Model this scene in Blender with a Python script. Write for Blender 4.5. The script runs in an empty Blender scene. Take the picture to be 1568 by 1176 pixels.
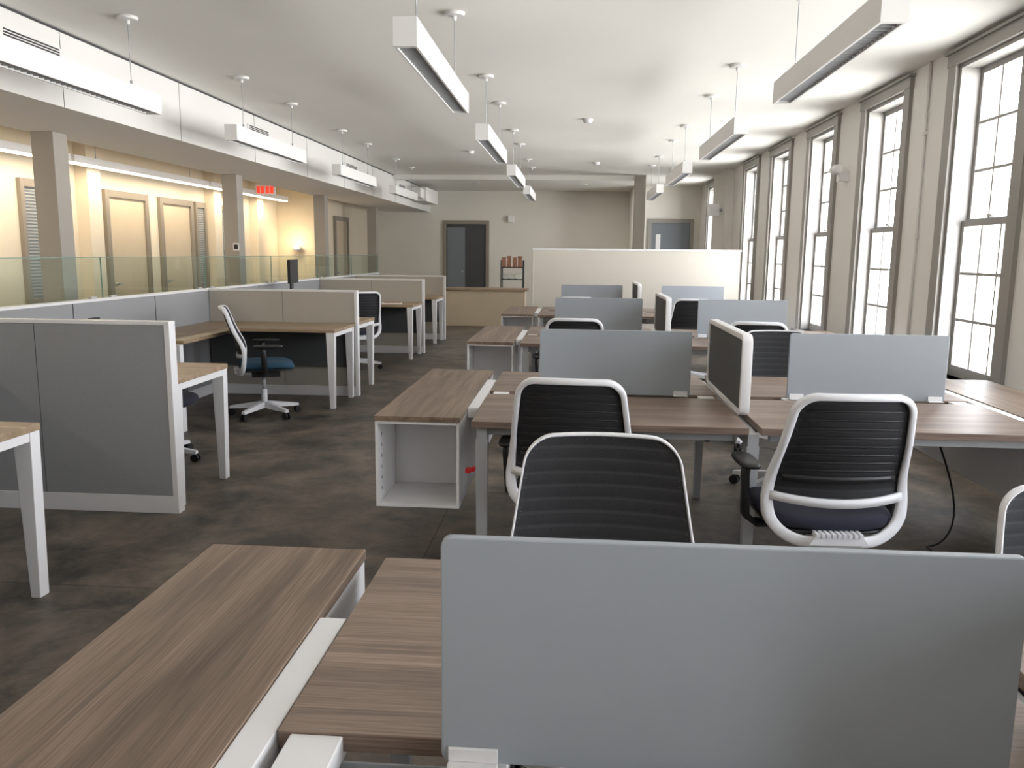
import bpy, bmesh, math, random
from mathutils import Vector, Matrix
random.seed(3)
scene = bpy.context.scene
COL = scene.collection
try:
    scene.view_settings.view_transform = 'Standard'
    scene.view_settings.look = 'None'
    scene.view_settings.exposure = 0.0
except Exception:
    pass

# ------------------------------------------------------------------ materials
def lin(c):
    r = []
    for v in c:
        v = v/255.0
        r.append(v/12.92 if v <= 0.04045 else ((v+0.055)/1.055)**2.4)
    return (r[0], r[1], r[2], 1.0)

def base_mat(name):
    m = bpy.data.materials.new(name); m.use_nodes = True
    nt = m.node_tree
    return m, nt, nt.nodes['Principled BSDF']

def MAT(name, c, rough=0.5, metal=0.0, var=0.06, scale=3.0, bump=0.0, bscale=200.0, spec=0.5):
    m, nt, p = base_mat(name)
    tc = nt.nodes.new('ShaderNodeTexCoord')
    n = nt.nodes.new('ShaderNodeTexNoise'); n.inputs['Scale'].default_value = scale; n.inputs['Detail'].default_value = 4
    nt.links.new(tc.outputs['Object'], n.inputs['Vector'])
    mx = nt.nodes.new('ShaderNodeMix'); mx.data_type = 'RGBA'
    L = lin(c)
    mx.inputs[6].default_value = tuple([x*(1-var) for x in L[:3]])+(1,)
    mx.inputs[7].default_value = tuple([min(1, x*(1+var)) for x in L[:3]])+(1,)
    nt.links.new(n.outputs['Fac'], mx.inputs[0])
    nt.links.new(mx.outputs[2], p.inputs['Base Color'])
    p.inputs['Roughness'].default_value = rough
    p.inputs['Metallic'].default_value = metal
    p.inputs['Specular IOR Level'].default_value = spec
    if bump > 0:
        n2 = nt.nodes.new('ShaderNodeTexNoise'); n2.inputs['Scale'].default_value = bscale
        nt.links.new(tc.outputs['Object'], n2.inputs['Vector'])
        b = nt.nodes.new('ShaderNodeBump'); b.inputs['Strength'].default_value = bump; b.inputs['Distance'].default_value = 0.002
        nt.links.new(n2.outputs['Fac'], b.inputs['Height'])
        nt.links.new(b.outputs['Normal'], p.inputs['Normal'])
    return m

def WOOD(name, axis, dark, light, mid=None):
    m, nt, p = base_mat(name)
    tc = nt.nodes.new('ShaderNodeTexCoord')
    def noise(along, across, detail, dist):
        mp = nt.nodes.new('ShaderNodeMapping')
        s = [across, across, across]; s[axis] = along
        mp.inputs['Scale'].default_value = s
        nt.links.new(tc.outputs['Object'], mp.inputs['Vector'])
        n = nt.nodes.new('ShaderNodeTexNoise'); n.inputs['Scale'].default_value = 1.0
        n.inputs['Detail'].default_value = detail; n.inputs['Distortion'].default_value = dist
        nt.links.new(mp.outputs['Vector'], n.inputs['Vector'])
        return n
    a = noise(0.8, 11.0, 6, 1.4)
    b = noise(5.0, 260.0, 3, 0.2)
    c = noise(0.5, 26.0, 2, 0.6)
    r = nt.nodes.new('ShaderNodeValToRGB')
    r.color_ramp.elements[0].position = 0.30; r.color_ramp.elements[0].color = lin(dark)
    r.color_ramp.elements[1].position = 0.74; r.color_ramp.elements[1].color = lin(light)
    e = r.color_ramp.elements.new(0.5); e.color = lin(mid or tuple((x+y)/2 for x, y in zip(dark, light)))
    nt.links.new(a.outputs['Fac'], r.inputs['Fac'])
    rs = nt.nodes.new('ShaderNodeValToRGB')
    rs.color_ramp.elements[0].position = 0.64; rs.color_ramp.elements[0].color = (0, 0, 0, 1)
    rs.color_ramp.elements[1].position = 0.74; rs.color_ramp.elements[1].color = (.7, .7, .7, 1)
    nt.links.new(c.outputs['Fac'], rs.inputs['Fac'])
    ms = nt.nodes.new('ShaderNodeMix'); ms.data_type = 'RGBA'
    ms.inputs[7].default_value = lin(tuple(min(255, x*1.15) for x in light))
    nt.links.new(rs.outputs['Color'], ms.inputs[0]); nt.links.new(r.outputs['Color'], ms.inputs[6])
    mx = nt.nodes.new('ShaderNodeMix'); mx.data_type = 'RGBA'; mx.blend_type = 'MULTIPLY'
    mx.inputs[0].default_value = 0.65
    r2 = nt.nodes.new('ShaderNodeValToRGB')
    r2.color_ramp.elements[0].position = 0.35; r2.color_ramp.elements[0].color = (0.5, 0.47, 0.44, 1)
    r2.color_ramp.elements[1].position = 0.6; r2.color_ramp.elements[1].color = (1, 1, 1, 1)
    nt.links.new(b.outputs['Fac'], r2.inputs['Fac'])
    nt.links.new(ms.outputs[2], mx.inputs[6]); nt.links.new(r2.outputs['Color'], mx.inputs[7])
    nt.links.new(mx.outputs[2], p.inputs['Base Color'])
    p.inputs['Roughness'].default_value = 0.42
    p.inputs['Specular IOR Level'].default_value = 0.45
    return m

def FLOORM():
    m, nt, p = base_mat('polished_concrete')
    tc = nt.nodes.new('ShaderNodeTexCoord')
    n1 = nt.nodes.new('ShaderNodeTexNoise'); n1.inputs['Scale'].default_value = 2.4; n1.inputs['Detail'].default_value = 12; n1.inputs['Roughness'].default_value = 0.75
    n1.inputs['Distortion'].default_value = 0.35
    nt.links.new(tc.outputs['Object'], n1.inputs['Vector'])
    r = nt.nodes.new('ShaderNodeValToRGB')
    r.color_ramp.elements[0].position = 0.38; r.color_ramp.elements[0].color = lin((64, 59, 55))
    r.color_ramp.elements[1].position = 0.65; r.color_ramp.elements[1].color = lin((128, 117, 105))
    nt.links.new(n1.outputs['Fac'], r.inputs['Fac'])
    mp = nt.nodes.new('ShaderNodeMapping'); mp.inputs['Location'].default_value = (0.7, 0.42, 0)
    nt.links.new(tc.outputs['Object'], mp.inputs['Vector'])
    br = nt.nodes.new('ShaderNodeTexBrick'); br.offset = 0.0
    br.inputs['Scale'].default_value = 1.0; br.inputs['Brick Width'].default_value = 3.66; br.inputs['Row Height'].default_value = 3.66
    br.inputs['Mortar Size'].default_value = 0.004
    br.inputs['Color1'].default_value = (1, 1, 1, 1); br.inputs['Color2'].default_value = (1, 1, 1, 1); br.inputs['Mortar'].default_value = (0.45, 0.45, 0.45, 1)
    nt.links.new(mp.outputs['Vector'], br.inputs['Vector'])
    mx = nt.nodes.new('ShaderNodeMix'); mx.data_type = 'RGBA'; mx.blend_type = 'MULTIPLY'; mx.inputs[0].default_value = 1.0
    nt.links.new(r.outputs['Color'], mx.inputs[6]); nt.links.new(br.outputs['Color'], mx.inputs[7])
    nt.links.new(mx.outputs[2], p.inputs['Base Color'])
    r3 = nt.nodes.new('ShaderNodeMapRange'); r3.inputs['To Min'].default_value = 0.38; r3.inputs['To Max'].default_value = 0.6
    nt.links.new(n1.outputs['Fac'], r3.inputs['Value']); nt.links.new(r3.outputs['Result'], p.inputs['Roughness'])
    p.inputs['Specular IOR Level'].default_value = 0.38
    return m

def GLASSM():
    m = bpy.data.materials.new('partition_glass'); m.use_nodes = True
    nt = m.node_tree; nt.nodes.clear()
    o = nt.nodes.new('ShaderNodeOutputMaterial')
    t = nt.nodes.new('ShaderNodeBsdfTransparent'); t.inputs['Color'].default_value = (0.89, 0.935, 0.92, 1)
    g = nt.nodes.new('ShaderNodeBsdfGlossy'); g.inputs['Roughness'].default_value = 0.03
    g.inputs['Color'].default_value = (0.88, 0.92, 0.91, 1)
    f = nt.nodes.new('ShaderNodeLayerWeight'); f.inputs['Blend'].default_value = 0.12
    mr = nt.nodes.new('ShaderNodeMapRange'); mr.inputs['To Min'].default_value = 0.03; mr.inputs['To Max'].default_value = 0.20
    nt.links.new(f.outputs['Facing'], mr.inputs['Value'])
    mx = nt.nodes.new('ShaderNodeMixShader')
    nt.links.new(mr.outputs['Result'], mx.inputs[0]); nt.links.new(t.outputs[0], mx.inputs[1]); nt.links.new(g.outputs[0], mx.inputs[2])
    nt.links.new(mx.outputs[0], o.inputs['Surface'])
    return m

def MESHM():
    m, nt, p = base_mat('black_chair_mesh')
    tc = nt.nodes.new('ShaderNodeTexCoord')
    w = nt.nodes.new('ShaderNodeTexWave'); w.wave_type = 'BANDS'; w.bands_direction = 'Z'
    w.inputs['Scale'].default_value = 9.0; w.inputs['Distortion'].default_value = 0.0
    nt.links.new(tc.outputs['Object'], w.inputs['Vector'])
    r = nt.nodes.new('ShaderNodeValToRGB')
    r.color_ramp.elements[0].position = 0.02; r.color_ramp.elements[0].color = lin((48, 48, 52))
    r.color_ramp.elements[1].position = 0.25; r.color_ramp.elements[1].color = lin((32, 32, 35))
    nt.links.new(w.outputs['Fac'], r.inputs['Fac'])
    nt.links.new(r.outputs['Color'], p.inputs['Base Color'])
    b = nt.nodes.new('ShaderNodeBump'); b.inputs['Strength'].default_value = 0.3; b.inputs['Distance'].default_value = 0.003
    nt.links.new(w.outputs['Fac'], b.inputs['Height']); nt.links.new(b.outputs['Normal'], p.inputs['Normal'])
    p.inputs['Roughness'].default_value = 0.75
    ck = nt.nodes.new('ShaderNodeTexVoronoi'); ck.inputs['Scale'].default_value = 210.0
    nt.links.new(tc.outputs['Object'], ck.inputs['Vector'])
    mr = nt.nodes.new('ShaderNodeMapRange'); mr.inputs['From Min'].default_value = 0.05; mr.inputs['From Max'].default_value = 0.25
    mr.inputs['To Min'].default_value = 0.55; mr.inputs['To Max'].default_value = 0.97
    nt.links.new(ck.outputs['Distance'], mr.inputs['Value']); nt.links.new(mr.outputs['Result'], p.inputs['Alpha'])
    return m

def EMIT(name, c, s):
    m, nt, p = base_mat(name)
    p.inputs['Base Color'].default_value = lin(c)
    p.inputs['Emission Color'].default_value = lin(c); p.inputs['Emission Strength'].default_value = s
    return m

M = {}
M['floor'] = FLOORM()
M['ceil'] = MAT('ceiling_paint', (234, 232, 227), 0.9, var=0.02, scale=0.6)
M['wall'] = MAT('wall_paint_grey', (220, 217, 212), 0.85, var=0.02)
M['wallb'] = MAT('wall_paint_back', (224, 221, 213), 0.85, var=0.02)
M['cream'] = MAT('wall_paint_cream', (226, 214, 192), 0.85, var=0.03)
M['casing'] = MAT('window_casing_paint', (146, 142, 136), 0.5, var=0.03)
M['sash'] = MAT('sash_paint', (150, 147, 143), 0.5)
M['col'] = MAT('column_paint', (166, 160, 151), 0.7, var=0.03)
M['soffit'] = MAT('soffit_paint', (226, 224, 222), 0.8, var=0.02)
M['white'] = MAT('white_powdercoat', (232, 231, 232), 0.4, var=0.01)
M['fixture'] = MAT('fixture_white', (232, 231, 230), 0.45, var=0.01)
M['dark'] = MAT('dark_louver', (50, 50, 52), 0.5)
M['silver'] = MAT('silver_leg', (180, 182, 185), 0.4, metal=0.1)
M['screen'] = MAT('grey_screen', (160, 167, 174), 0.42, metal=0.0, var=0.02)
M['fab'] = MAT('panel_fabric_grey', (152, 153, 155), 0.95, var=0.08, scale=120, bump=0.4, bscale=500)
M['fabw'] = MAT('panel_fabric_warm', (178, 172, 162), 0.95, var=0.07, scale=120, bump=0.4, bscale=500)
M['fabd'] = MAT('panel_fabric_dark', (84, 86, 87), 0.95, var=0.08, scale=120, bump=0.4, bscale=500)
M['beige'] = MAT('beige_partition', (206, 200, 189), 0.85, var=0.02)
M['woodx'] = WOOD('laminate_wood_x', 0, (114, 97, 87), (160, 140, 125))
M['woody'] = WOOD('laminate_wood_y', 1, (106, 89, 76), (156, 135, 117))
M['woodt'] = WOOD('laminate_wood_tan', 0, (146, 124, 100), (186, 163, 135))
M['glass'] = GLASSM()
M['gedge'] = MAT('glass_edge', (120, 150, 140), 0.2)
M['mesh'] = MESHM()
M['cw'] = MAT('chair_white_plastic', (232, 232, 236), 0.35, var=0.01)
M['black'] = MAT('black_plastic', (30, 30, 32), 0.45)
M['navy'] = MAT('navy_seat_fabric', (36, 36, 52), 0.9, var=0.1, scale=150, bump=0.3)
M['blue'] = MAT('blue_seat_fabric', (38, 72, 94), 0.9, var=0.1, scale=150, bump=0.3)
M['frame'] = MAT('door_frame_paint', (142, 134, 122), 0.5)
M['slat'] = MAT('blind_slats', (160, 162, 158), 0.5)
M['door'] = MAT('door_slab', (202, 187, 162), 0.5)
M['doorg'] = MAT('door_grey', (118, 125, 133), 0.5)
M['doord'] = MAT('door_dark', (70, 72, 76), 0.6)
M['blinds'] = MAT('office_glazing', (140, 146, 150), 0.15, var=0.15, scale=2)
M['lamp'] = EMIT('warm_lamp_lens', (255, 244, 224), 3.0)
M['exit'] = EMIT('exit_sign_red', (255, 60, 40), 1.0)
M['red'] = MAT('red_tag', (190, 30, 30), 0.5)
M['paper'] = MAT('paper', (225, 222, 215), 0.8)
M['pic'] = MAT('magazine_covers', (150, 110, 90), 0.5, var=0.9, scale=30)

# ------------------------------------------------------------------ builder
class B:
    def __init__(s):
        s.bm = bmesh.new(); s.mats = []
    def mi(s, k):
        m = M[k]
        if m not in s.mats: s.mats.append(m)
        return s.mats.index(m)
    def face(s, vs, k, smooth=False):
        try:
            f = s.bm.faces.new(vs); f.material_index = s.mi(k); f.smooth = smooth
            return f
        except ValueError:
            return None
    def hexa(s, p, k):
        v = [s.bm.verts.new(q) for q in p]
        for ix in ((3, 2, 1, 0), (4, 5, 6, 7), (0, 1, 5, 4), (1, 2, 6, 5), (2, 3, 7, 6), (3, 0, 4, 7)):
            s.face([v[i] for i in ix], k)
    def box(s, x0, x1, y0, y1, z0, z1, k):
        if x0 > x1: x0, x1 = x1, x0
        if y0 > y1: y0, y1 = y1, y0
        if z0 > z1: z0, z1 = z1, z0
        s.hexa([(x0, y0, z0), (x1, y0, z0), (x1, y1, z0), (x0, y1, z0), (x0, y0, z1), (x1, y0, z1), (x1, y1, z1), (x0, y1, z1)], k)
    def sweep(s, pts, sec, k, closed=False, ref=(0, 1, 0), scales=None):
        pts = [Vector(p) for p in pts]; n = len(pts); ref = Vector(ref); rings = []
        for i, p in enumerate(pts):
            if closed: t = pts[(i+1) % n]-pts[(i-1) % n]
            else: t = pts[min(i+1, n-1)]-pts[max(i-1, 0)]
            t.normalize()
            a = t.cross(ref)
            if a.length < 1e-4: a = t.cross(Vector((1, 0, 0)))
            a.normalize(); b = a.cross(t).normalized()
            sc = scales[i] if scales else 1.0
            su, sv = sc if isinstance(sc, tuple) else (sc, sc)
            rings.append([s.bm.verts.new(p+a*(u*su)+b*(v*sv)) for u, v in sec])
        m = len(sec)
        for i in range(n if closed else n-1):
            r0, r1 = rings[i], rings[(i+1) % n]
            for j in range(m):
                s.face([r0[j], r0[(j+1) % m], r1[(j+1) % m], r1[j]], k, True)
        if not closed:
            s.face(rings[0][::-1], k); s.face(rings[-1], k)
    def tube(s, pts, r, k, segs=8, closed=False, ref=(0, 1, 0), scales=None):
        sec = [(r*math.cos(2*math.pi*i/segs), r*math.sin(2*math.pi*i/segs)) for i in range(segs)]
        s.sweep(pts, sec, k, closed, ref, scales)
    def cyl(s, p0, p1, r0, r1, k, segs=20):
        ref = (0, 1, 0)
        d = (Vector(p1)-Vector(p0)).normalized()
        if abs(d.y) > 0.9: ref = (0, 0, 1)
        s.tube([p0, p1], 1.0, k, segs, False, ref, [r0, r1])
    def slab(s, x0, x1, z0, z1, y0, y1, r, k, n=6):
        out = []
        for cx, cz, a0 in [(x1-r, z0+r, -90), (x1-r, z1-r, 0), (x0+r, z1-r, 90), (x0+r, z0+r, 180)]:
            for i in range(n+1):
                a = math.radians(a0+90*i/n); out.append((cx+r*math.cos(a), cz+r*math.sin(a)))
        f = [s.bm.verts.new((x, y0, z)) for x, z in out]; b = [s.bm.verts.new((x, y1, z)) for x, z in out]
        s.face(f, k); s.face(b[::-1], k)
        for i in range(len(out)):
            j = (i+1) % len(out); s.face([f[j], f[i], b[i], b[j]], k)
    def grid(s, fn, nu, nv, k, wrap_u=False):
        g = [[s.bm.verts.new(fn(i/(nu if wrap_u else nu-1), j/(nv-1))) for i in range(nu)] for j in range(nv)]
        for j in range(nv-1):
            for i in range(nu if wrap_u else nu-1):
                s.face([g[j][i], g[j][(i+1) % nu], g[j+1][(i+1) % nu], g[j+1][i]], k, True)
    def mesh(s, name):
        bmesh.ops.recalc_face_normals(s.bm, faces=s.bm.faces)
        me = bpy.data.meshes.new(name); s.bm.to_mesh(me); s.bm.free()
        for m in s.mats: me.materials.append(m)
        return me
    def obj(s, name, bevel=0.0, loc=(0, 0, 0), rz=0.0):
        return place(s.mesh(name), name, bevel, loc, rz)

def place(me, name, bevel=0.0, loc=(0, 0, 0), rz=0.0):
    o = bpy.data.objects.new(name, me); COL.objects.link(o)
    o.location = loc; o.rotation_euler = (0, 0, rz)
    if bevel > 0:
        b = o.modifiers.new('bevel', 'BEVEL'); b.width = bevel; b.segments = 2; b.limit_method = 'ANGLE'; b.angle_limit = math.radians(50)
    return o

# ------------------------------------------------------------------ room constants
XR, XL, YB, Y0, H = 2.72, -6.05, 20.4, -3.2, 2.95
YR = 18.7
b = B(); b.box(-6.4, 3.1, Y0-.3, 20.8, -0.2, 0.0, 'floor'); b.obj('floor')
b = B(); b.box(-6.4, 3.1, Y0-.3, 20.8, H, H+.2, 'ceil'); b.obj('ceiling')

wins = [5.93+1.87*k for k in range(-4, 5)] + [5.93+1.87*6]
WZ0, WZ1, HW = 0.58, 2.82, 0.46
b = B()
prev = Y0-.3
for yc in wins:
    b.box(XR, XR+.28, prev, yc-HW, 0, H, 'wall')
    b.box(XR, XR+.28, yc-HW, yc+HW, 0, WZ0, 'wall')
    b.box(XR, XR+.28, yc-HW, yc+HW, WZ1, H, 'wall')
    prev = yc+HW
b.box(XR, XR+.28, prev, 20.8, 0, H, 'wall')
b.box(XR-.14, XR, 14.9, 16.2, 0, H, 'wall')
b.obj('wall_right')

def window_mesh():
    b = B()
    cw = 0.125
    b.box(-.03, 0, -HW-cw, -HW, WZ0-.02, WZ1+.01, 'casing')
    b.box(-.03, 0, HW, HW+cw, WZ0-.02, WZ1+.01, 'casing')
    b.box(-.036, 0, -HW-cw-.01, HW+cw+.01, WZ1, WZ1+.085, 'casing')
    b.box(-.055, 0, -HW-cw-.03, HW+cw+.03, WZ1+.085, WZ1+.105, 'casing')
    b.box(-.07, .1, -HW-cw-.03, HW+cw+.03, WZ0-.03, WZ0, 'casing')
    b.box(-.022, 0, -HW-cw, HW+cw, WZ0-.13, WZ0-.03, 'casing')
    b.box(0, .28, -HW, -HW+.03, WZ0, WZ1, 'sash'); b.box(0, .28, HW-.03, HW, WZ0, WZ1, 'sash')
    b.box(0, .28, -HW+.03, HW-.03, WZ1-.03, WZ1, 'sash'); b.box(.1, .28, -HW+.03, HW-.03, WZ0, WZ0+.03, 'sash')
    zm = (WZ0+WZ1)/2
    def sash(x, z0, z1):
        y0, y1 = -HW+.03, HW-.03; t = .035; st = .04
        b.box(x, x+t, y0, y0+st, z0, z1, 'sash'); b.box(x, x+t, y1-st, y1, z0, z1, 'sash')
        b.box(x, x+t, y0+st, y1-st, z0, z0+.05, 'sash'); b.box(x, x+t, y0+st, y1-st, z1-.045, z1, 'sash')
        w = (y1-y0-2*st)
        for i in (1, 2):
            yy = y0+st+w*i/3; b.box(x+.004, x+t-.004, yy-.010, yy+.010, z0+.05, z1-.045, 'sash')
        hh = z1-.045-z0-.05
        for i in (1, 2):
            zz = z0+.05+hh*i/3; b.box(x+.006, x+t-.006, y0+st, y1-st, zz-.010, zz+.010, 'sash')
    sash(.10, WZ0+.03, zm+.02)
    sash(.137, zm-.02, WZ1-.03)
    b.cyl((.09, 0, zm+.03), (.09, 0, zm+.05), .02, .02, 'sash', 10)
    return b.mesh('double_hung_window')
wm = window_mesh()
for i, yc in enumerate(wins):
    place(wm, 'window_%d' % (i+1), 0.0, (XR, yc, 0))
    ld = bpy.data.lights.new('window_portal', 'AREA'); ld.shape = 'RECTANGLE'; ld.size = WZ1-WZ0; ld.size_y = 2*HW
    ld.cycles.is_portal = True
    lo = bpy.data.objects.new('window_portal_light', ld); COL.objects.link(lo)
    lo.location = (XR+.285, yc, (WZ0+WZ1)/2); lo.rotation_euler = (0, math.pi/2, 0)

# other walls
b = B(); b.box(-6.4, XR, Y0-.3, Y0, 0, H, 'wall'); b.obj('wall_rear')
b = B(); b.box(-6.4, XL, Y0, 16.5, 0, H, 'cream'); b.box(-6.4, -5.2, 16.5, YB+.4, 0, H, 'cream'); b.obj('wall_left')
b = B(); b.box(-5.2, 1.25, YB, YB+.4, 0, H, 'wallb'); b.box(1.25, XR, YR, YR+.2, 0, H, 'wallb')
b.box(1.25, 1.4, YR+.2, YB+.4, 0, H, 'wallb'); b.obj('wall_back')
b = B(); b.box(1.1, 1.3, 16.2, 16.45, 0, H, 'col'); b.box(1.08, 1.32, 16.18, 16.47, 0, .12, 'col'); b.obj('column')
b = B(); b.box(-3.6, 1.1, 16.25, 16.4, 2.86, H, 'ceil'); b.obj('trim_ceiling_beam')

# soffit + corridor ceiling
b = B()
b.box(-4.66, -3.6, Y0, YB, 2.43, H, 'soffit')
for y in [2.3, 4.0, 5.72, 7.45, 9.2, 11.0, 12.8, 14.6, 16.4]:
    b.box(-3.6, -3.598, y-.002, y+.002, 2.43, H, 'dark')
b.box(-3.6, -3.59, Y0, YB, H-.016, H-.004, 'dark')
b.box(-6.05, -4.66, Y0, 20.4, 2.78, H, 'soffit')
b.obj('ceiling_soffit')
for y in [1.5, 5.4, 9.3, 13.2, 17.0]:
    b = B(); b.box(-3.6, -3.585, y-.31, y+.31, 2.735, 2.815, 'soffit')
    for i in range(4): b.box(-3.585, -3.58, y-.28, y+.28, 2.745+i*.018, 2.754+i*.018, 'dark')
    b.obj('air_vent')
b = B(); b.box(-3.588, -3.25, 17.9, 19.4, 2.55, 2.85, 'soffit'); b.box(-3.588, -3.3, 17.5, 17.9, 2.60, 2.80, 'soffit')
b.cyl((-3.42, 17.9, 2.7), (-3.42, 17.86, 2.7), .1, .1, 'dark', 20); b.obj('air_duct', .004)

# columns
for y in [-.6, 3.2, 6.93, 10.72, 14.5, 18.25]:
    b = B(); b.box(-4.62, -4.42, y-.10, y+.10, 0, 2.43, 'col')
    b.box(-4.63, -4.41, y-.11, y+.11, 0, .1, 'col')
    b.obj('column', .006)
b = B(); b.slab(-.04, .04, 1.45, 1.55, -.012, 0, .01, 'white'); b.slab(-.028, .028, 1.47, 1.53, -.014, -.012, .006, 'black'); b.obj('thermostat', loc=(-4.46, 10.62, 0))

def left_door(n, y0, y1, x=XL, z=2.12):
    b = B()
    b.box(x, x+.05, y0-.09, y0, 0, z+.09, 'frame'); b.box(x, x+.05, y1, y1+.09, 0, z+.09, 'frame'); b.box(x, x+.05, y0, y1, z, z+.09, 'frame')
    b.box(x, x+.02, y0, y1, 0.005, z, 'door')
    b.cyl((x+.02, y0+.08, 1.0), (x+.06, y0+.08, 1.0), .02, .02, 'silver', 10)
    b.box(x+.05, x+.06, y0+.06, y0+.2, .99, 1.01, 'silver')
    b.obj('door_%d' % n, .003)
left_door(1, 10.35, 11.25); left_door(2, 11.75, 12.62); left_door(3, 6.2, 7.1); left_door(4, 17.6, 18.5, -5.2)
def sidelight(n, y0, y1, x=XL):
    b = B()
    for (a, c) in ((y0-.06, y0), (y1, y1+.06)): b.box(x, x+.05, a, c, 0, 2.21, 'frame')
    b.box(x, x+.05, y0, y1, 2.12, 2.21, 'frame'); b.box(x, x+.05, y0, y1, 0.0, .9, 'frame'); b.box(x, x+.02, y0, y1, .9, 2.12, 'blinds')
    k = 0
    while .93+k*.036 < 2.1:
        b.box(x+.02, x+.026, y0, y1, .93+k*.036, .948+k*.036, 'slat'); k += 1
    b.obj('window_office_%d' % n, .003)
sidelight(1, 8.7, 9.35); sidelight(2, 13.6, 14.2); sidelight(3, 4.4, 5.4); sidelight(4, 12.85, 13.1)
for i, y in enumerate([9.85, 13.35, 15.2]):
    b = B(); b.box(XL, XL+.16, y-.14, y+.14, 0, 2.78, 'cream'); b.obj('trim_pilaster_%d' % (i+1))

# warm linear corridor lights
for y in [0.3, 3.8, 7.3, 10.8, 14.3]:
    b = B(); b.box(-5.76, -5.64, y-1.72, y+1.72, 2.42, 2.50, 'fixture'); b.box(-5.75, -5.65, y-1.71, y+1.71, 2.405, 2.42, 'lamp')
    for yy in (y-1.2, y+1.2): b.cyl((-5.7, yy, 2.5), (-5.7, yy, 2.78), .005, .005, 'silver', 8)
    b.obj('linear_corridor_light')
    ld = bpy.data.lights.new('corridor_lamp', 'AREA'); ld.shape = 'RECTANGLE'; ld.size = .09; ld.size_y = 3.3; ld.energy = 31; ld.color = (1, .82, .60)
    lo = bpy.data.objects.new('corridor_lamp', ld); COL.objects.link(lo); lo.location = (-5.7, y, 2.40)
ld = bpy.data.lights.new('sconce_lamp', 'POINT'); ld.energy = 7; ld.color = (1, .76, .45); ld.shadow_soft_size = .05
lo = bpy.data.objects.new('sconce_lamp', ld); COL.objects.link(lo); lo.location = (-5.62, 16.22, 1.62)
b = B(); b.cyl((-5.62, 16.5, 1.5), (-5.62, 16.38, 1.5), .05, .05, 'white', 16); b.cyl((-5.62, 16.38, 1.46), (-5.62, 16.38, 1.54), .06, .09, 'white', 16); b.obj('wall_sconce')
b = B(); b.box(-.16, .16, -.02, .02, 2.33, 2.50, 'white')
for i, x in enumerate((-.11, -.04, .04, .11)): b.box(x-.026, x+.026, -.024, -.02, 2.36, 2.47, 'exit')
b.cyl((0, 0, 2.50), (0, 0, 2.78), .01, .01, 'white', 8)
b.obj('exit_sign', loc=(-4.98, 13.1, 0))

# pendant linear lights
def pendant(x, y1):
    L = 1.83; w = .055; z0 = 2.38; z1 = 2.51; y0 = y1-L
    b = B()
    b.box(x-w, x-w+.012, y0, y1, z0, z1, 'fixture'); b.box(x+w-.012, x+w, y0, y1, z0, z1, 'fixture')
    b.box(x-w+.012, x+w-.012, y0, y1, z1-.012, z1, 'fixture')
    b.box(x-w+.012, x+w-.012, y0, y0+.03, z0, z1-.012, 'fixture'); b.box(x-w+.012, x+w-.012, y1-.03, y1, z0, z1-.012, 'fixture')
    b.box(x-w+.012, x+w-.012, y0+.03, y1-.03, z0+.022, z0+.03, 'dark')
    k = int(L/.05)
    for i in range(1, k): b.box(x-w+.012, x+w-.012, y0+i*.05-.002, y0+i*.05+.002, z0+.006, z0+.022, 'silver')
    for yy in (y0+.28, y1-.28):
        b.cyl((x, yy, z1), (x, yy, H-.02), .003, .003, 'silver', 6)
        b.cyl((x, yy, z1), (x, yy, z1+.04), .008, .008, 'silver', 8)
        b.cyl((x, yy, H-.022), (x, yy, H), .062, .066, 'fixture', 24)
        b.cyl((x, yy, H-.05), (x, yy, H-.022), .012, .014, 'fixture', 12)
    b.obj('pendant_linear_light')
for k in range(-1, 4):
    pendant(-.8, 5.72+3.12*k); pendant(-2.95, 5.72+3.12*k); pendant(1.25, 5.40+3.1*k)
for (x, y) in ((.1, 9.6), (.3, 14.0), (-1.6, 12.5)):
    b = B(); b.cyl((x, y, H-.035), (x, y, H), .05, .06, 'white', 20); b.cyl((x, y, H-.045), (x, y, H-.035), .03, .045, 'white', 20); b.obj('smoke_detector')
for (x, y) in ((0.1, 18.4), (-2.2, 18.0)):  # added fill lamps with ceiling discs, put in to brighten the back area
    zc = H
    b = B(); b.cyl((x, y, zc-.012), (x, y, zc), .11, .12, 'fixture', 24); b.obj('added_fill_fixture')
    ld = bpy.data.lights.new('added_fill_lamp', 'AREA'); ld.shape = 'DISK'; ld.size = .18; ld.energy = 20 if x > 0 else 8; ld.color = (1, .95, .88)
    lo = bpy.data.objects.new('added_fill_lamp', ld); COL.objects.link(lo); lo.location = (x, y, zc-.02)

# wall gadgets on right wall
b = B(); b.box(XR-.1, XR, 8.70, 8.78, 2.2, 2.3, 'white'); b.cyl((XR-.12, 8.65, 2.32), (XR-.12, 8.73, 2.32), .04, .05, 'white', 14); b.cyl((XR-.12, 8.84, 2.32), (XR-.12, 8.75, 2.32), .04, .05, 'white', 14); b.obj('emergency_light')
b = B(); b.cyl((XR-.015, 6.88, .12), (XR-.015, 6.88, H), .011, .011, 'wall', 10)
for z in (.8, 1.6, 2.4): b.box(XR-.03, XR, 6.86, 6.9, z, z+.03, 'wall')
b.obj('trim_conduit')
b = B(); b.box(XR-.02, XR, Y0, 14.9, 0, .12, 'casing'); b.obj('baseboard_right')
b = B(); b.box(-.1, .1, -.12, 0, 2.15, 2.35, 'white'); b.box(-.08, .08, -.125, -.12, 2.17, 2.33, 'white'); b.box(.1, .16, -.06, -.03, 2.22, 2.28, 'silver'); b.obj('loudspeaker', .01, loc=(2.42, 15.2, 0))
b = B(); b.box(-.07, .07, -.1, 0, 2.2, 2.36, 'white'); b.box(-.055, .055, -.104, -.1, 2.215, 2.345, 'white'); b.obj('loudspeaker', .01, loc=(-1.6, YB, 0))

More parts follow.
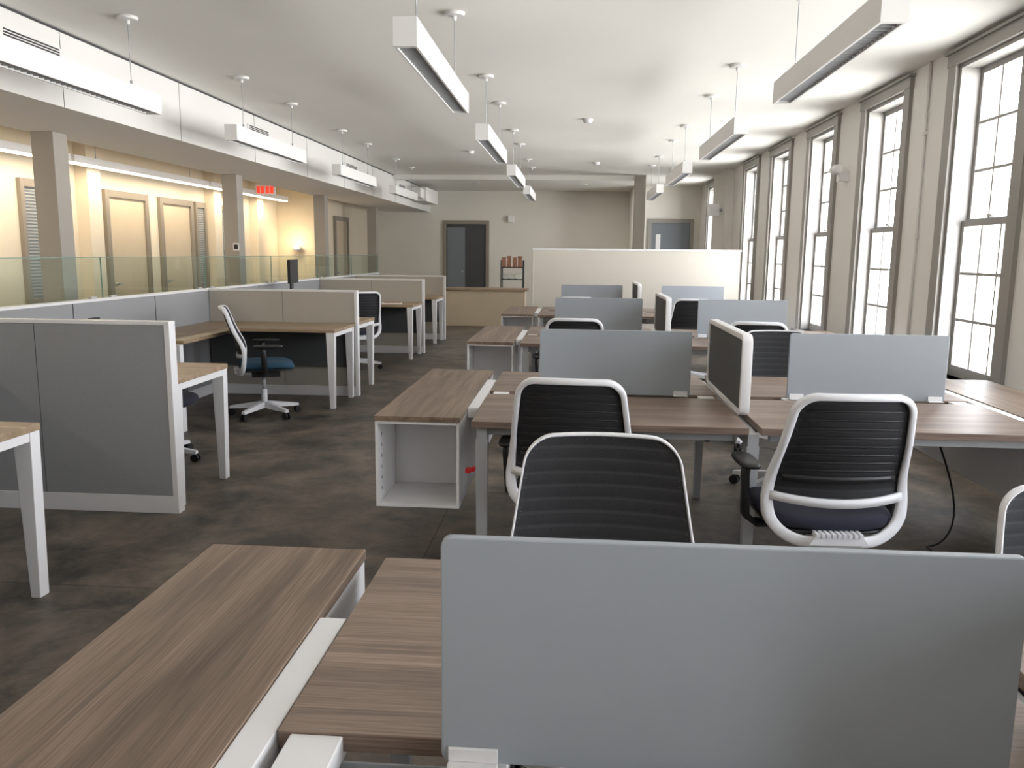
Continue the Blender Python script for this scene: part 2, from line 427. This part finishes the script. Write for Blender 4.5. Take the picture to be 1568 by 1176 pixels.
# back doors
b = B(); x0, x1, z = -3.2, -2.22, 2.15
b.box(x0-.08, x0, YB-.05, YB, 0, z+.09, 'frame'); b.box(x1, x1+.08, YB-.05, YB, 0, z+.09, 'frame'); b.box(x0, x1, YB-.05, YB, z, z+.09, 'frame')
b.box(x0, x1, YB-.012, YB, 0.005, z, 'doord'); b.box(x0+.02, x0+.46, YB-.045, YB-.012, .01, z-.08, 'doorg'); b.cyl((x0+.4, YB-.1, 1), (x0+.4, YB-.045, 1), .02, .02, 'silver', 10)
b.obj('door_5', .003)
b = B(); x0, x1 = 1.66, 2.50; yb = YR
b.box(x0-.08, x0, yb-.05, yb, 0, z+.09, 'casing'); b.box(x1, x1+.08, yb-.05, yb, 0, z+.09, 'casing'); b.box(x0, x1, yb-.05, yb, z, z+.09, 'casing')
b.box(x0, x1, yb-.02, yb, 0.005, z, 'doorg'); b.box(x0+.1, x0+.2, yb-.026, yb-.02, 1.0, 1.9, 'white'); b.obj('door_6', .003)

# ------------------------------------------------------------------ cubicles (left)
SX = -3.7; EX = -2.17; T = .07
b = B()
b.box(SX-T, SX, 1.0, 15.4, .1, 1.05, 'fab'); b.box(SX-T-.004, SX+.004, 1.0, 15.4, 1.05, 1.07, 'white'); b.box(SX-T-.004, SX+.004, 1.0, 15.4, 0, .1, 'white')
y = 1.0
while y < 15.3:
    b.box(SX, SX+.004, y-.004, y+.004, .1, 1.05, 'dark'); y += 1.2
for yy in (5.6, 6.05, 9.4, 9.9): b.box(SX, SX+.012, yy-.07, yy+.07, .84, .93, 'dark')
b.obj('partition_spine', .002)
y = 0.77
for i in range(8):
    b = B(); b.box(SX-T/2-.004, SX-T/2+.004, y+.006, y+1.824, 1.07, 1.385, 'glass')
    b.box(SX-T/2-.004, SX-T/2+.004, y+.006, y+1.824, 1.385, 1.39, 'gedge'); b.box(SX-T/2-.004, SX-T/2+.004, y+1.824, y+1.829, 1.07, 1.39, 'gedge')
    for yy in (y+.1, y+1.65): b.box(SX-T/2-.012, SX-T/2+.012, yy, yy+.08, 1.07, 1.085, 'silver')
    b.obj('glass_screen'); y += 1.83

def partition(y, fk):
    b = B(); h = T/2
    b.box(SX+.005, EX-.03, y-h+.004, y+h-.004, .1, 1.05, fk)
    b.box(SX+.005, EX, y-h, y+h, 1.05, 1.07, 'white')
    b.box(SX+.005, EX-.0, y-h, y+h, 0, .1, 'white')
    b.box(EX-.03, EX, y-h, y+h, .1, 1.05, 'white')
    xm = (SX+EX)/2
    b.box(xm-.002, xm+.002, y-h+.002, y+h-.002, .1, 1.05, 'fabd')
    b.obj('cubicle_partition', .003)
P = [2.3, 4.27, 8.1, 11.75, 13.7]
for i, y in enumerate(P): partition(y, 'fab' if i < 2 else 'fabw')

def cub_desk(yp, sgn, L=.72, ret=True):
    b = B(); ya = yp+sgn*(T/2+.005); yb = yp+sgn*(T/2+L); x0, x1 = SX+.015, EX-.02
    b.box(x0, x1, min(ya, yb), max(ya, yb), .712, .742, 'woodt')
    if ret:
        yr = yb+sgn*1.1; b.box(x0, x0+.6, min(yb, yr), max(yb, yr), .712, .742, 'woodt')
        b.box(x0+.02, x0+.05, min(yb, yr), max(yb, yr), .35, .71, 'fabd')
        b.box(x0+.53, x0+.57, yr-sgn*.02-.03, yr-sgn*.02+.03, 0, .712, 'white')
    xl = x1-.05
    yn, yf = yb-sgn*.03, ya+sgn*.06
    for yy in (yn, yf):
        b.hexa([(xl-.012, yy-.03, 0), (xl+.03, yy-.03, 0), (xl+.03, yy+.03, 0), (xl-.012, yy+.03, 0),
                (xl-.035, yy-.03, .712), (xl+.045, yy-.03, .712), (xl+.045, yy+.03, .712), (xl-.035, yy+.03, .712)], 'white')
    b.box(xl-.03, xl+.04, min(yn, yf), max(yn, yf), .672, .711, 'white')
    b.box(x0, xl, ya+sgn*.02-.01, ya+sgn*.02+.01, .3, .70, 'fabd')
    b.obj('cubicle_desk', .003)
cub_desk(2.3, +1, .82, False); cub_desk(4.27, +1, .70); cub_desk(8.1, -1, .72); cub_desk(8.1, +1, .72); cub_desk(11.75, -1, .72); cub_desk(13.7, -1, .72, False)
b = B(); b.box(-.14, .14, -.1, .1, .742, .756, 'paper'); b.box(-.1, .12, -.08, .09, .756, .766, 'pic'); b.obj('magazine', 0, (-2.55, 11.3, 0), .3)
b = B(); b.box(-.12, .12, -.1, .1, .742, .752, 'black'); b.cyl((-.03, 0, .75), (-.03, 0, 1.2), .018, .018, 'black', 12)
b.box(-.02, .012, -.22, .22, 1.07, 1.35, 'black'); b.box(.012, .014, -.205, .205, 1.085, 1.335, 'dark'); b.obj('computer_monitor', .004, (-3.4, 9.75, 0), .12)

# ------------------------------------------------------------------ benches (right)
def bench(yc, first=False):
    b = B(); n, f = yc-.75, yc+.76
    for (x0, x1) in ((-.43, .735), (.785, 1.975)):
        b.box(x0, x1, n, yc-.05, .712, .742, 'woodx'); b.box(x0, x1, yc+.05, f, .712, .742, 'woodx')
        for yy in (n+.06, f-.10): b.box(x0+.05, x1-.05, yy, yy+.04, .672, .711, 'silver')
        b.box(x0+.02, x1-.02, yc-.045, yc+.045, .60, .608, 'silver')
        b.box(x0+.02, x1-.02, yc-.048, yc-.044, .608, .70, 'silver'); b.box(x0+.02, x1-.02, yc+.044, yc+.048, .608, .70, 'silver')
        for xx in (x0+.02, x0+.27, x1-.1):
            b.box(xx, xx+.08, yc-.05, yc+.05, .70, .738, 'white')
    for xx in (-.41, .735, 1.925):
        b.box(xx, xx+.045, n+.02, f-.02, .655, .7115, 'silver')
        for yy in (n+.02, f-.07):
            b.hexa([(xx+.002, yy+.005, 0), (xx+.043, yy+.005, 0), (xx+.043, yy+.045, 0), (xx+.002, yy+.045, 0),
                    (xx-.004, yy, .66), (xx+.049, yy, .66), (xx+.049, yy+.055, .66), (xx-.004, yy+.055, .66)], 'silver')
    for x0, x1 in ((-.488, -.434), (1.98, 2.028)):
        b.box(x0, x1, yc-.42, yc+.44, .69, .738, 'white')
    b.obj('bench_desk', .002)
    for x0 in (-.173, 1.07):
        s = B(); s.slab(x0, x0+.762, .745, 1.073, yc-.008, yc+.008, .014, 'screen')
        for xx in (x0+.01, x0+.68):
            s.box(xx, xx+.07, yc-.03, yc-.009, .743, .749, 'white'); s.box(xx, xx+.07, yc+.009, yc+.03, .743, .749, 'white')
            s.box(xx, xx+.07, yc-.014, yc-.0085, .749, .77, 'white'); s.box(xx, xx+.07, yc+.0085, yc+.014, .749, .77, 'white')
        s.obj('desk_screen', .002)
    s = B(); y0, y1 = (yc-.45, yc+.2) if first else (yc-.5, yc+.42)
    def rr(y0, y1, z0, z1, r):
        o = []
        for cy, cz, a0 in ((y1-r, z0+r, -90), (y1-r, z1-r, 0), (y0+r, z1-r, 90), (y0+r, z0+r, 180)):
            for i in range(6):
                a = math.radians(a0+90*i/5); o.append((.76, cy+r*math.cos(a), cz+r*math.sin(a)))
        return o
    s.sweep(rr(y0, y1, .745+.012, 1.095, .03), [(-.012, -.022), (.012, -.022), (.012, .022), (-.012, .022)], 'white', True, (1, 0, 0))
    s.box(.745, .775, y0+.005, y1-.005, .762, 1.088, 'fabd')
    s.obj('desk_divider', .002)
    for x0, x1 in ((-.865, -.492), (2.035, 2.42)):
        s = B(); y0, y1 = yc-.68, yc+.80; z0, z1, t = .33, .718, .012
        s.box(x0-.003, x1+.003, y0-.005, y1+.005, z1, .742, 'woody')
        s.box(x0, x0+t, y0, y1, z0, z1, 'white'); s.box(x1-t, x1, y0, y1, z0, z1, 'white')
        s.box(x0+t, x1-t, y0, y1, z0, z0+t, 'white'); s.box(x0+t, x1-t, y0, y1, z1-t, z1, 'white')
        s.box(x0+t, x1-t, yc+.05, yc+.062, z0+t, z1-t, 'white')
        s.box(x0+t, x1-t, y0+.36, y0+.37, z0+t, z1-t, 'white')
        for sx in (x0+t, x1-t-.004):
            for i in range(6): s.box(sx, sx+.004, y0+.06, y0+.07, z0+.06+i*.05, z0+.075+i*.05, 'silver')
        s.obj('storage_credenza', .0015)
for k in range(4): bench(1.05+3.1*k, k == 0)
b = B(); b.box(-.43, -.415, 3.40, 3.44, .52, .535, 'red'); b.box(-.455, -.432, 3.395, 3.44, .515, .53, 'red'); b.obj('red_tag')
for (x, y) in ((1.75, 4.0), (1.6, 1.2), (.45, 4.1)):
    b = B(); pts = [(x+.12*math.sin(t*3.1), y+.02*t, .60-.56*math.sin(min(1, t)*math.pi/2)) for t in [i/12 for i in range(13)]]
    pts += [(x+.01+.03*i, y+.02-.02*i, .012) for i in range(1, 5)]
    b.tube(pts, .005, 'black', 6); b.obj('power_cable')

# ------------------------------------------------------------------ chairs
def chair_mesh(seatk, name):
    b = B()
    ZB, ZT = .40, .962
    def W(z):
        if z >= .56:
            t = min(1, (z-.56)/(ZT-.56)); return .250-.052*t**1.1
        t = (.56-z)/(.56-ZB); return .250-.035*t*t
    def hwid(z, z0, z1, rt, rb):
        w = W(z)
        if z > z1-rt: w -= rt-math.sqrt(max(0, rt*rt-(z-(z1-rt))**2))
        if z < z0+rb: w -= rb-math.sqrt(max(0, rb*rb-((z0+rb)-z)**2))
        return max(w, 0)
    def ybk(x, z):
        t = (z-.42)/.56
        return -.215-.075*t-.05*t*t+.035*math.exp(-((z-.62)/.12)**2)+.045*(x/.22)**2
    RT = .062
    def arch(hw, z): return .004*(1-(hw/.2)**2)*max(0, (z-.9)/.06)
    def surf(off, grow, z0, z1):
        zs = []
        for i in range(8): zs.append(z0+.05*(1-math.cos(math.pi/2*i/8)))
        for i in range(15): zs.append(z0+.05+(z1-RT-z0-.05)*i/14)
        for i in range(1, 10): zs.append(z1-RT+RT*math.sin(math.pi/2*i/9))
        def fn(u, v):
            z = zs[int(round(v*(len(zs)-1)))]
            hw = max(hwid(z, z0, z1, RT, .05)+grow, 0)
            x = hw*math.sin((u*2-1)*math.pi/2)
            zz = z+arch(x, z)
            return (x, ybk(x, zz)+off, zz)
        b.grid(fn, 21, len(zs), 'mesh')
    surf(.011, .004, .560, ZT+.004)
    surf(.003, -.006, .565, ZT-.006)
    for i in range(8):
        z = .67+i*.034
        pts = [(W(z)*.84*s, ybk(W(z)*.84*s, z)+.000, z+.006*math.cos(s*1.5)) for s in [j/8-1 for j in range(17)]]
        b.tube(pts, .0035, 'black', 6)
    pts = [(W(.64)*.86*s, ybk(W(.64)*.86*s, .64)-.004, .64) for s in [j/8-1 for j in range(17)]]
    b.sweep(pts, [(-.012, -.004), (.012, -.004), (.012, .004), (-.012, .004)], 'black')
    rt, rb = RT, .10
    side = []
    for i in range(10): side.append(ZB+rb*(1-math.cos(math.pi/2*i/9)))
    for i in range(1, 22): side.append(ZB+rb+(ZT-rt-ZB-rb)*i/22)
    for i in range(0, 10): side.append(ZT-rt+rt*math.sin(math.pi/2*i/9))
    right = []
    for z in side:
        hw = hwid(z, ZB, ZT, rt, rb)
        right.append((hw, z+arch(hw, z)))
    wt = right[-1][0]; top = [(wt*(1-2*i/10), ZT+arch(wt*(1-2*i/10), ZT)) for i in range(1, 10)]
    wb = right[0][0]; bot = [(-wb*(1-2*i/10), ZB) for i in range(1, 10)]
    ol = right+top+[(-x, z) for x, z in right[::-1]]+bot
    pts = [Vector((x, ybk(x, z)-.007, z)) for x, z in ol]
    q = []
    for p_ in pts:
        if not q or (p_-q[-1]).length > .004: q.append(p_)
    def swd(z):
        t = max(0, min(1, (.72-z)/.22)); return (1+.85*t, 1+.1*t)
    sec = [(-.012, -.007), (-.008, -.011), (.008, -.011), (.011, -.007), (.011, .004), (-.0055, .006), (-.0065, .023), (-.012, .023)]
    b.sweep(q, sec, 'cw', True, (0, 1, 0), [swd(p_.z) for p_ in q])
    pts = [(W(.555)*.97*s, ybk(W(.555)*.97*s, .555)-.007, .566-.018*(1-s*s)) for s in [j/10-1 for j in range(21)]]
    b.sweep(pts, [(-.016, -.010), (.016, -.010), (.016, .008), (-.016, .008)], 'cw')
    b.hexa([(-.11, -.24, .395), (.11, -.24, .395), (.07, -.02, .37), (-.07, -.02, .37), (-.09, -.24, .425), (.09, -.24, .425), (.07, -.02, .41), (-.07, -.02, .41)], 'cw')
    for i in range(9):
        x = -.08+i*.02; b.box(x-.006, x+.006, -.245, -.16, .424, .438, 'cw')
    b.box(-.09, .09, -.10, .14, .355, .415, 'black')
    def sp(x, e): return math.copysign(abs(x)**e, x)
    def seat(u, v):
        a = 2*math.pi*u; p = -math.pi/2+math.pi*v
        cx = sp(math.cos(p), .45)
        x = .245*cx*sp(math.cos(a), .5); y = .235*cx*sp(math.sin(a), .5); z = .036*sp(math.sin(p), .6)
        return (x, y+.03, .458+z-.02*max(0, (y-.12)/.12)**2+.015*(x/.245)**2)
    b.grid(seat, 40, 13, seatk, True)
    def pan(u, v):
        q = seat(u, v); return (q[0]*.97, (q[1]-.03)*.97+.03, .428+(q[2]-.458)*.35)
    b.grid(pan, 40, 9, 'black', True)
    for sx in (-1, 1):
        b.sweep([(sx*.12, .02, .40), (sx*.24, .02, .395), (sx*.285, .01, .43), (sx*.295, 0, .60), (sx*.292, .0, .635)],
                [(-.012, -.025), (.012, -.025), (.012, .025), (-.012, .025)], 'black')
        def pad(u, v, sx=sx):
            a = 2*math.pi*u; p = -math.pi/2+math.pi*v
            cx = sp(math.cos(p), .5)
            return (sx*.285+.042*cx*sp(math.cos(a), .6), .04+.125*cx*sp(math.sin(a), .7), .645+.014*sp(math.sin(p), .7))
        b.grid(pad, 20, 9, 'black', True)
    b.cyl((0, 0, .09), (0, 0, .24), .028, .026, 'cw'); b.cyl((0, 0, .24), (0, 0, .37), .016, .016, 'silver')
    b.cyl((0, 0, .075), (0, 0, .125), .05, .042, 'cw')
    for i in range(5):
        a = math.radians(90+72*i+18); d = Vector((math.cos(a), math.sin(a), 0)); n = Vector((-d.y, d.x, 0))
        p0 = d*.03; p1 = d*.31
        b.hexa([p0-n*.028+Vector((0, 0, .075)), p1-n*.018+Vector((0, 0, .062)), p1+n*.018+Vector((0, 0, .062)), p0+n*.028+Vector((0, 0, .075)),
                p0-n*.024+Vector((0, 0, .13)), p1-n*.014+Vector((0, 0, .085)), p1+n*.014+Vector((0, 0, .085)), p0+n*.024+Vector((0, 0, .13))], 'cw')
        c = d*.30
        for sg in (-1, 1):
            q = c+n*(sg*.008); q2 = c+n*(sg*.026)
            b.cyl((q.x, q.y, .03), (q2.x, q2.y, .03), .03, .028, 'black', 18)
        b.cyl((c.x, c.y, .03), (c.x, c.y, .066), .008, .008, 'black', 8)
    return b.mesh(name)
CH = chair_mesh('navy', 'office_chair'); CHB = chair_mesh('blue', 'office_chair_blue')
R = math.radians
for (x, y, r, me, sz) in [(0.01, 3.44, R(-4), CH, 1), (.98, 3.22, R(3), CH, 1), (.085, 1.93, R(180), CH, .975), (1.355, 1.93, R(176), CH, .86),
                      (0.0, 6.45, 0, CH, 1), (1.36, 6.38, R(-5), CH, 1), (1.30, 5.05, R(182), CH, 1), (0.02, 9.55, 0, CH, 1), (1.3, 9.5, 0, CH, 1),
                      (-2.74, 7.0, R(-68), CHB, 1), (-2.90, 5.36, R(-110), CH, .93), (-2.72, 10.05, R(35), CH, 1)]:
    o = place(me, 'office_chair', .0, (x, y, 0), r); o.scale = (1, 1, sz)

# ------------------------------------------------------------------ back area
b = B(); b.box(-.62, 2.38, 12.27, 12.33, .0, 1.50, 'beige'); b.box(-.64, 2.40, 12.26, 12.34, 1.50, 1.53, 'white'); b.box(-.64, -.62, 12.26, 12.34, 0, 1.5, 'beige'); b.obj('tall_partition', .003)
b = B(); b.box(-2.62, -.95, 16.3, 16.95, .71, .75, 'woodt'); b.box(-2.58, -1.0, 16.34, 16.38, 0, .71, 'door')
b.box(-2.58, -2.54, 16.38, 16.9, 0, .71, 'door'); b.box(-1.04, -1.0, 16.38, 16.9, 0, .71, 'door'); b.obj('reception_counter', .004)
b = B()
for z in (.08, .45, .85, 1.12): b.box(-.26, .26, -.18, .18, z, z+.02, 'black')
for sx in (-.25, .25):
    for sy in (-.17, .17): b.cyl((sx, sy, 0), (sx, sy, 1.3), .012, .012, 'black', 10)
for i, x in enumerate((-.2, -.08, .05, .17)):
    b.box(x-.05, x+.05, -.02, .0, 1.14, 1.36+.03*(i % 2), 'pic')
for x in (-.15, .0, .15): b.box(x-.05, x+.05, -.08, .08, .87, .98, 'paper')
b.obj('literature_rack', .002, (-1.45, 19.0, 0))

# ------------------------------------------------------------------ world
w = bpy.data.worlds.new('sky_world'); scene.world = w; w.use_nodes = True
nt = w.node_tree; bg = nt.nodes['Background']
tc = nt.nodes.new('ShaderNodeTexCoord'); sp_ = nt.nodes.new('ShaderNodeSeparateXYZ'); cr = nt.nodes.new('ShaderNodeValToRGB')
mr = nt.nodes.new('ShaderNodeMapRange'); mr.inputs['From Min'].default_value = -1; mr.inputs['From Max'].default_value = 1
nt.links.new(tc.outputs['Generated'], sp_.inputs['Vector']); nt.links.new(sp_.outputs['Z'], mr.inputs['Value']); nt.links.new(mr.outputs['Result'], cr.inputs['Fac'])
cr.color_ramp.elements[0].position = .15; cr.color_ramp.elements[0].color = (.30, .30, .29, 1)
cr.color_ramp.elements[1].position = .75; cr.color_ramp.elements[1].color = (.43, .46, .51, 1)
e = cr.color_ramp.elements.new(.36); e.color = (.92, .92, .90, 1)
e = cr.color_ramp.elements.new(.44); e.color = (1.0, .99, .97, 1)
e = cr.color_ramp.elements.new(.52); e.color = (.58, .59, .61, 1)
nt.links.new(cr.outputs['Color'], bg.inputs['Color']); bg.inputs['Strength'].default_value = 28.5

# ------------------------------------------------------------------ camera
cd = bpy.data.cameras.new('camera'); cam = bpy.data.objects.new('camera', cd); COL.objects.link(cam)
cd.sensor_width = 36; cd.lens = 28.8; cd.clip_start = .02; cd.clip_end = 200
yaw = math.atan(.0756); p = math.atan(.1594); a = .01
F = Vector((-math.sin(yaw)*math.cos(p), math.cos(yaw)*math.cos(p), -math.sin(p)))
Rv = Vector((math.cos(yaw), math.sin(yaw), 0)); U = Rv.cross(F)
R2 = Rv*math.cos(a)+U*math.sin(a); U2 = U*math.cos(a)-Rv*math.sin(a)
mt = Matrix((R2, U2, -F)).transposed().to_4x4(); mt.translation = (0, 0, 1.45)
cam.matrix_world = mt
scene.camera = cam
